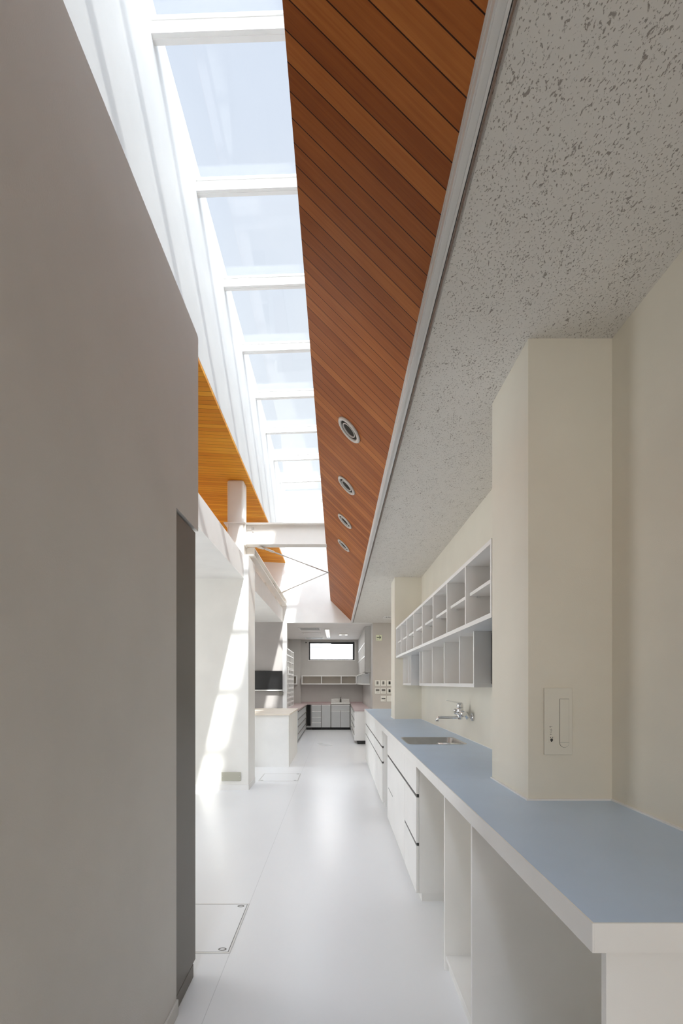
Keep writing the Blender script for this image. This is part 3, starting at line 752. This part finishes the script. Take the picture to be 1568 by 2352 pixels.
# shelves on the kitchen back wall
def box_shelf(x0, x1, y0, y1, z0, z1, divs, label, end=None):
    t_ = thing('box_shelf', ((x0 + x1) / 2, (y0 + y1) / 2, z0), label, 'shelf', 'open box shelves in the back kitchen')
    T = .022
    bx(x0, x1, y0, y1, z1 - T, z1).build('top_board', 'laminate_white', t_)
    bx(x0, x1, y0, y1, z0, z0 + .03).build('bottom_board', 'laminate_white', t_)
    return t_, z0 + .0302, z1 - T - .0002
t_, za, zb = box_shelf(-1.045, .572, 14.30, 14.597, 1.30, 1.562, None, 'open grey box shelf below the high kitchen window')
bx(-1.045, .572, 14.588, 14.597, za, zb).build('back_panel', 'shelf_back', t_)
for x in (-1.034, -.462, .12, .56): bx(x - .011, x + .011, 14.30, 14.5875, za, zb).build('divider', 'laminate_white', t_)
t_, za, zb = box_shelf(-1.425, -1.166, 14.13, 14.417, 1.30, 1.562, None, 'short open box shelf on the corner pier beside the tall pigeonholes')
bx(-1.425, -1.166, 14.408, 14.417, za, zb).build('back_panel', 'shelf_back', t_)
for x in (-1.41, -1.178): bx(x - .011, x + .011, 14.13, 14.4075, za, zb).build('divider', 'laminate_white', t_)
t_, za, zb = box_shelf(.576, .760, 11.30, 14.29, 1.30, 1.570, None, 'open box shelf tucked under the tall kitchen wall cabinets')
bx(.751, .760, 11.30, 14.29, za, zb).build('back_panel', 'shelf_back', t_)
for y in (11.311, 12.3, 13.3, 14.279): bx(.576, .7505, y - .011, y + .011, za, zb).build('divider', 'laminate_grey', t_)

wc = thing('wall_cabinet', (.69, 12.8, 1.578), 'tall grey wall cabinets with framed doors reaching the kitchen ceiling', 'cabinet')
bx(.648, .760, 11.10, 14.59, 1.578, ZC - .002).build('carcass', 'cabinet_matte', wc)
n = 8; pw = (14.58 - 11.11) / n
for k in range(n):
    a = 11.11 + k * pw; b = a + pw
    d_ = bx(.628, .647, a + .003, b - .003, 1.60, ZC - .006).build('door', 'cabinet_matte', wc)
    m = MB(); m.box(.622, .6275, a + .004, b - .004, 2.245, 2.270); m.box(.622, .6275, a + .004, b - .004, 1.94, 1.965)
    m.box(.622, .6275, a + .004, a + .03, 1.965, 2.245)
    m.build('frame', 'laminate_white', d_)
bx(.640, .700, 11.10, 14.3, 1.560, 1.5775).build('light_strip', 'gap_dark', wc)

# wall plates on the beige wall
def plate(xa, xb, za, zb, label, kind):
    t_ = thing('wall_switch_plate', ((xa + xb) / 2, YE, za), label, 'switch', 'control plates on the beige wall')
    bx(xa, xb, YE - .012, YE, za, zb, bevel=.002).build('plate', 'plastic_white', t_)
    w = xb - xa; h = zb - za; cx = (xa + xb) / 2
    if kind == 'v': bx(cx - .021, cx + .021, YE - .016, YE - .0125, za + h * .25, za + h * .80).build('rocker', 'lcd_grey', t_)
    if kind == 'vd': bx(cx - .021, cx + .021, YE - .016, YE - .0125, za + h * .25, za + h * .80).build('rocker', 'dark_print', t_)
    if kind == 'h':
        bx(xa + w * .18, xb - w * .16, YE - .016, YE - .0125, za + h * .46, za + h * .84).build('display', 'lcd_grey', t_)
        bx(xa + w * .3, xb - w * .12, YE - .015, YE - .0125, za + h * .19, za + h * .23).build('button_row', 'plate_beige', t_)
    if kind == 's':
        bx(xa + w * .16, xb - w * .14, YE - .016, YE - .0125, za + h * .44, za + h * .58).build('display', 'dark_print', t_)
        bx(xb - w * .24, xb - w * .16, YE - .015, YE - .0125, za + h * .2, za + h * .28).build('button', 'dark_print', t_)
PX_ = [(.806, .922), (.932, 1.048), (1.063, 1.179)]
PZ = [(1.282, 1.402), (1.112, 1.232), (.946, 1.067)]
plate(*PX_[0], *PZ[0], 'top-row switch plate with grey rocker, at the outer corner of the beige wall', 'v')
plate(*PX_[1], *PZ[0], 'top-row switch plate with paler rocker, middle of three', 'v')
plate(*PX_[2], *PZ[0], 'top-row switch plate with dark rocker, beside the far pillar', 'vd')
plate(*PX_[0], *PZ[1], 'second-row control plate with wide display, at the outer corner of the beige wall', 'h')
plate(*PX_[1], *PZ[1], 'second-row control plate with wide display, middle of three', 'h')
plate(*PX_[2], *PZ[1], 'second-row switch plate with dark rocker, beside the far pillar', 'vd')
plate(*PX_[1], *PZ[2], 'bottom-row thermostat with a black stripe display', 's')
plate(*PX_[2], *PZ[2], 'bottom-row blank cream plate beside the thermostat', '')

sg = thing('exit_sign', (.894, YE, 2.25), 'square pale green sign with a black arrow high on the beige wall', 'sign')
bx(.833, .955, YE - .008, YE, 2.253, 2.375, bevel=.001, seg=1).build('board', 'sign_green', sg)
cz = 2.318
m = MB(); m.box(.848, .925, YE - .010, YE - .0085, cz - .008, cz + .008)
for sgn in (1, -1):
    m.prism([(.943, cz), (.930, cz), (.893, cz + sgn * .036), (.909, cz + sgn * .036)], 'y', YE - .010, YE - .0085)
m.build('arrow', 'dark_print', sg)
m = MB()
for xx, zz, dx, dz in ((.842, 2.266, .004, .018), (.842, 2.281, .010, .003), (.842, 2.273, .008, .003), (.857, 2.266, .003, .018), (.857, 2.266, .010, .003), (.865, 2.266, .003, .018), (.857, 2.281, .010, .003), (.872, 2.266, .003, .018)):
    m.box(xx, xx + dx, YE - .010, YE - .0085, zz, zz + dz)
m.build('lettering', 'plate_beige', sg)

# ------------------------------------------------------------------ kitchen ceiling fittings
def grille(x0, x1, y0, y1, n, label):
    t_ = thing('ceiling_vent', ((x0 + x1) / 2, (y0 + y1) / 2, ZC), label, 'vent', 'louvred ceiling vents')
    MB().plate([(x0, y0), (x1, y0), (x1, y1), (x0, y1)], [[(x0 + .03, y0 + .03), (x1 - .03, y0 + .03), (x1 - .03, y1 - .03), (x0 + .03, y1 - .03)]], ZC - .014, ZC - .0005).build('frame', 'white_paint', t_)
    bx(x0 + .03, x1 - .03, y0 + .03, y1 - .03, ZC - .003, ZC - .0005).build('backing', 'gap_dark', t_)
    m_ = MB(); w = (x1 - x0 - .06) / n
    for k in range(n): m_.box(x0 + .03 + k * w + w * .3, x0 + .03 + k * w + w * .7, y0 + .03, y1 - .03, ZC - .012, ZC - .0035)
    m_.build('louvre', 'white_paint', t_)
grille(-.905, -.385, 11.27, 11.86, 18, 'large louvred ceiling vent just inside the kitchen')
grille(-.92, -.395, 13.70, 14.25, 18, 'louvred ceiling vent near the kitchen window')
grille(.90, 1.35, 9.38, 9.62, 12, 'dark louvred vent in the acoustic ceiling by the far pillar')
ap = thing('access_panel', (-.65, 12.75, ZC), 'flat white ceiling access panel between the two kitchen vents', 'ceiling panel')
bx(-.90, -.41, 12.4, 13.1, ZC - .006, ZC - .0005).build('panel', 'ceiling_plain', ap)
for xx in (-.86, -.45): bx(xx - .01, xx + .01, 12.50, 12.72, ZC - .016, ZC - .0062).build('latch', 'plastic_white', ap)
fl = thing('ceiling_light', (-.24, 12.8, ZC), 'long recessed fluorescent light on the kitchen ceiling', 'ceiling light')
m = MB().plate([(-.305, 11.6), (-.175, 11.6), (-.175, 14.0), (-.305, 14.0)], [[(-.29, 11.63), (-.19, 11.63), (-.19, 13.97), (-.29, 13.97)]], ZC - .02, ZC - .0005)
m.build('housing', 'white_paint', fl)
for xx in (-.265, -.215): MB().tube([(xx, 11.66, ZC - .012), (xx, 13.55, ZC - .012)], .011, 10).build('tube', 'lamp_glow', fl)
bx(-.285, -.195, 13.6, 13.95, ZC - .014, ZC - .002).build('end_cap', 'lcd_grey', fl)
el = thing('spotlight_bar', (.16, 12.85, ZC), 'small white twin spotlight bar on the kitchen ceiling', 'ceiling light')
bx(.05, .275, 12.78, 12.92, ZC - .02, ZC - .0005, bevel=.003).build('housing', 'plastic_white', el)
for xx in (.085, .24): MB().tube([(xx, 12.85, ZC - .03), (xx, 12.85, ZC - .0205)], .03, 16).build('lamp', 'lamp_glow', el)
cam_ = thing('security_camera', (-.93, 14.5, 2.53), 'tiny dark camera under the ceiling beside the kitchen window', 'camera')
bx(-.955, -.905, 14.56, YK, 2.535, 2.575, bevel=.003).build('bracket', 'plastic_white', cam_)
MB().tube([(-.93, 14.559, 2.553), (-.925, 14.52, 2.548)], [.02, .022], 14).build('lens', 'dark_print', cam_)

# ------------------------------------------------------------------ windows and lamp added out of view to house the fill lights
def fill_window(n, x, y0, y1, z0, z1, label):
    w_ = thing('window_%d' % n, (x, (y0 + y1) / 2, z0), label, 'window', kind='structure')
    m_ = MB(); f = .05
    m_.box(x, x + .03, y0 - f, y0, z0 - f, z1 + f); m_.box(x, x + .03, y1, y1 + f, z0 - f, z1 + f)
    m_.box(x, x + .03, y0, y1, z0 - f, z0); m_.box(x, x + .03, y0, y1, z1, z1 + f)
    m_.build('frame', 'frame_black', w_)
    bx(x + .004, x + .010, y0, y1, z0, z1).build('pane', 'clear_glass', w_)
fill_window(3, -4.0, 2.5, 4.7, .8, 2.4, 'added window in the unseen outer wall of the near bay, for fill light')
fill_window(4, -4.0, 6.9, 10.1, .8, 2.4, 'added window in the unseen outer wall of the far bay, for fill light')
fill_window(5, -4.0, 4.6, 10.2, 3.05, 3.85, 'added high window strip above the side bays, for fill light')
fill_window(6, -2.5, -6.0, 0.0, 1.25, 2.75, 'added window strip in the unseen area behind the viewer, for fill light')
w_ = thing('window_7', (0, YB, 1.3), 'added tall window behind the viewer, housing a fill light', 'window', kind='structure')
m = MB(); m.box(-.85, -.80, YB, YB + .03, 1.25, 3.35); m.box(.80, .85, YB, YB + .03, 1.25, 3.35); m.box(-.80, .80, YB, YB + .03, 1.25, 1.30); m.box(-.80, .80, YB, YB + .03, 3.30, 3.35)
m.build('frame', 'frame_black', w_)
bx(-.80, .80, YB + .004, YB + .010, 1.30, 3.30).build('pane', 'clear_glass', w_)
cl_ = thing('ceiling_light', (2.2, 9.2, ZC), 'added lamp housing in the unseen side corridor, for fill light', 'ceiling light')
MB().plate([(2.03, 8.58), (2.37, 8.58), (2.37, 9.82), (2.03, 9.82)], [[(2.05, 8.6), (2.35, 8.6), (2.35, 9.8), (2.05, 9.8)]], ZC - .03, ZC).build('housing', 'white_paint', cl_)

# ------------------------------------------------------------------ light
sun = bpy.data.lights.new('sun', 'SUN'); sun.energy = 7.0; sun.angle = math.radians(1.2); sun.color = (1, .98, .95)
so = bpy.data.objects.new('sun', sun); COL.objects.link(so)
so.rotation_euler = Vector((-.222, 1.236, -1)).to_track_quat('-Z', 'Y').to_euler()
so.location = (3, -12, 14)

def area(name, loc, direction, sx, sy, power, color=(1, .98, .95)):
    l = bpy.data.lights.new(name, 'AREA'); l.shape = 'RECTANGLE'; l.size = sx; l.size_y = sy; l.energy = power; l.color = color
    ob = bpy.data.objects.new(name, l); COL.objects.link(ob); ob.location = loc
    ob.rotation_euler = Vector(direction).to_track_quat('-Z', 'Z' if abs(direction[2]) < .9 else 'Y').to_euler()
    return ob
area('near_bay_fill', (-3.93, 3.6, 1.6), (1, 0, 0), 2.2, 1.6, 46, (.96, .98, 1))  # added fill for the shelf fronts, source out of view
area('far_bay_fill', (-3.93, 8.5, 1.6), (1, 0, 0), 3.2, 1.6, 7)  # weak fill added inside the far bay
area('high_bay_fill', (-3.93, 7.4, 3.45), (1, 0, 0), 5.6, .8, 105, (.92, .965, 1))  # added fill that lifts the far end of the timber slope
area('back_fill', (.0, -6.4, 2.3), (0, 1, 0), 1.6, 2.0, 55)  # fill light added behind the viewer
area('near_side_fill', (-2.4, -3.0, 2.0), (1, 0, -.15), 6.0, 1.5, 85)  # added fill for the near walls, worktop and ceiling
area('kitchen_tube_light', (-.24, 12.6, ZC - .03), (0, 0, -1), .5, 2.4, 17)
area('corridor_fill', (2.2, 9.2, ZC - .04), (0, 0, -1), .3, 1.2, 20)  # unseen lamp added round the corner to brighten the far end
wd = bpy.data.worlds.new('sky'); SC.world = wd; wd.use_nodes = True
nt = wd.node_tree; nt.nodes.clear()
o = nd(nt, 'ShaderNodeOutputWorld'); bg = nd(nt, 'ShaderNodeBackground'); tc = nd(nt, 'ShaderNodeTexCoord')
sep = nd(nt, 'ShaderNodeSeparateXYZ'); nt.links.new(tc.outputs['Generated'], sep.inputs[0])
rp = nd(nt, 'ShaderNodeValToRGB')
rp.color_ramp.elements[0].position = 0; rp.color_ramp.elements[0].color = (.90, .92, .95, 1)
rp.color_ramp.elements[1].position = 1; rp.color_ramp.elements[1].color = (.62, .69, .84, 1)
e = rp.color_ramp.elements.new(.45); e.color = (.80, .845, .91, 1)
nt.links.new(sep.outputs['Z'], rp.inputs['Fac'])
cl = nd(nt, 'ShaderNodeTexNoise'); cl.inputs['Scale'].default_value = 3.; cl.inputs['Detail'].default_value = 4
nt.links.new(tc.outputs['Generated'], cl.inputs['Vector'])
cr = nd(nt, 'ShaderNodeMapRange'); cr.inputs['From Min'].default_value = .5; cr.inputs['From Max'].default_value = .8; cr.inputs['To Max'].default_value = .5
nt.links.new(cl.outputs['Fac'], cr.inputs['Value'])
mx = nd(nt, 'ShaderNodeMix', data_type='RGBA'); mx.inputs[7].default_value = (.86, .88, .92, 1)
nt.links.new(cr.outputs[0], mx.inputs[0]); nt.links.new(rp.outputs['Color'], mx.inputs[6])
# brighter hazy sky round the sun
dp = nd(nt, 'ShaderNodeVectorMath', operation='DOT_PRODUCT'); dp.inputs[1].default_value = Vector((.222, -1.236, 1)).normalized()
nt.links.new(tc.outputs['Generated'], dp.inputs[0])
mxm = nd(nt, 'ShaderNodeMath', operation='MAXIMUM'); mxm.inputs[1].default_value = 0; nt.links.new(dp.outputs['Value'], mxm.inputs[0])
pw = nd(nt, 'ShaderNodeMath', operation='POWER'); pw.inputs[1].default_value = 4.; nt.links.new(mxm.outputs[0], pw.inputs[0])
st = nd(nt, 'ShaderNodeMath', operation='MULTIPLY_ADD'); st.inputs[1].default_value = 15.; st.inputs[2].default_value = 1.0
nt.links.new(pw.outputs[0], st.inputs[0])
nt.links.new(mx.outputs[2], bg.inputs['Color']); nt.links.new(st.outputs[0], bg.inputs['Strength'])
nt.links.new(bg.outputs[0], o.inputs[0])

# ------------------------------------------------------------------ camera
cd = bpy.data.cameras.new('camera'); co = bpy.data.objects.new('camera', cd); COL.objects.link(co)
co.location = (0, 0, 1.34); co.rotation_euler = (math.pi / 2, 0, 0)
cd.sensor_fit = 'VERTICAL'; cd.sensor_height = 36; cd.sensor_width = 24
cd.lens = 36 * 1120 / 2352
cd.shift_x = 10 / 2352; cd.shift_y = 393 / 2352
cd.clip_start = .02
SC.camera = co
SC.view_settings.view_transform = 'Standard'; SC.view_settings.look = 'None'
SC.view_settings.gamma = 1; SC.view_settings.use_curve_mapping = False
SC.view_settings.exposure = 0.2
SC.cycles.diffuse_bounces = 10; SC.cycles.max_bounces = 14
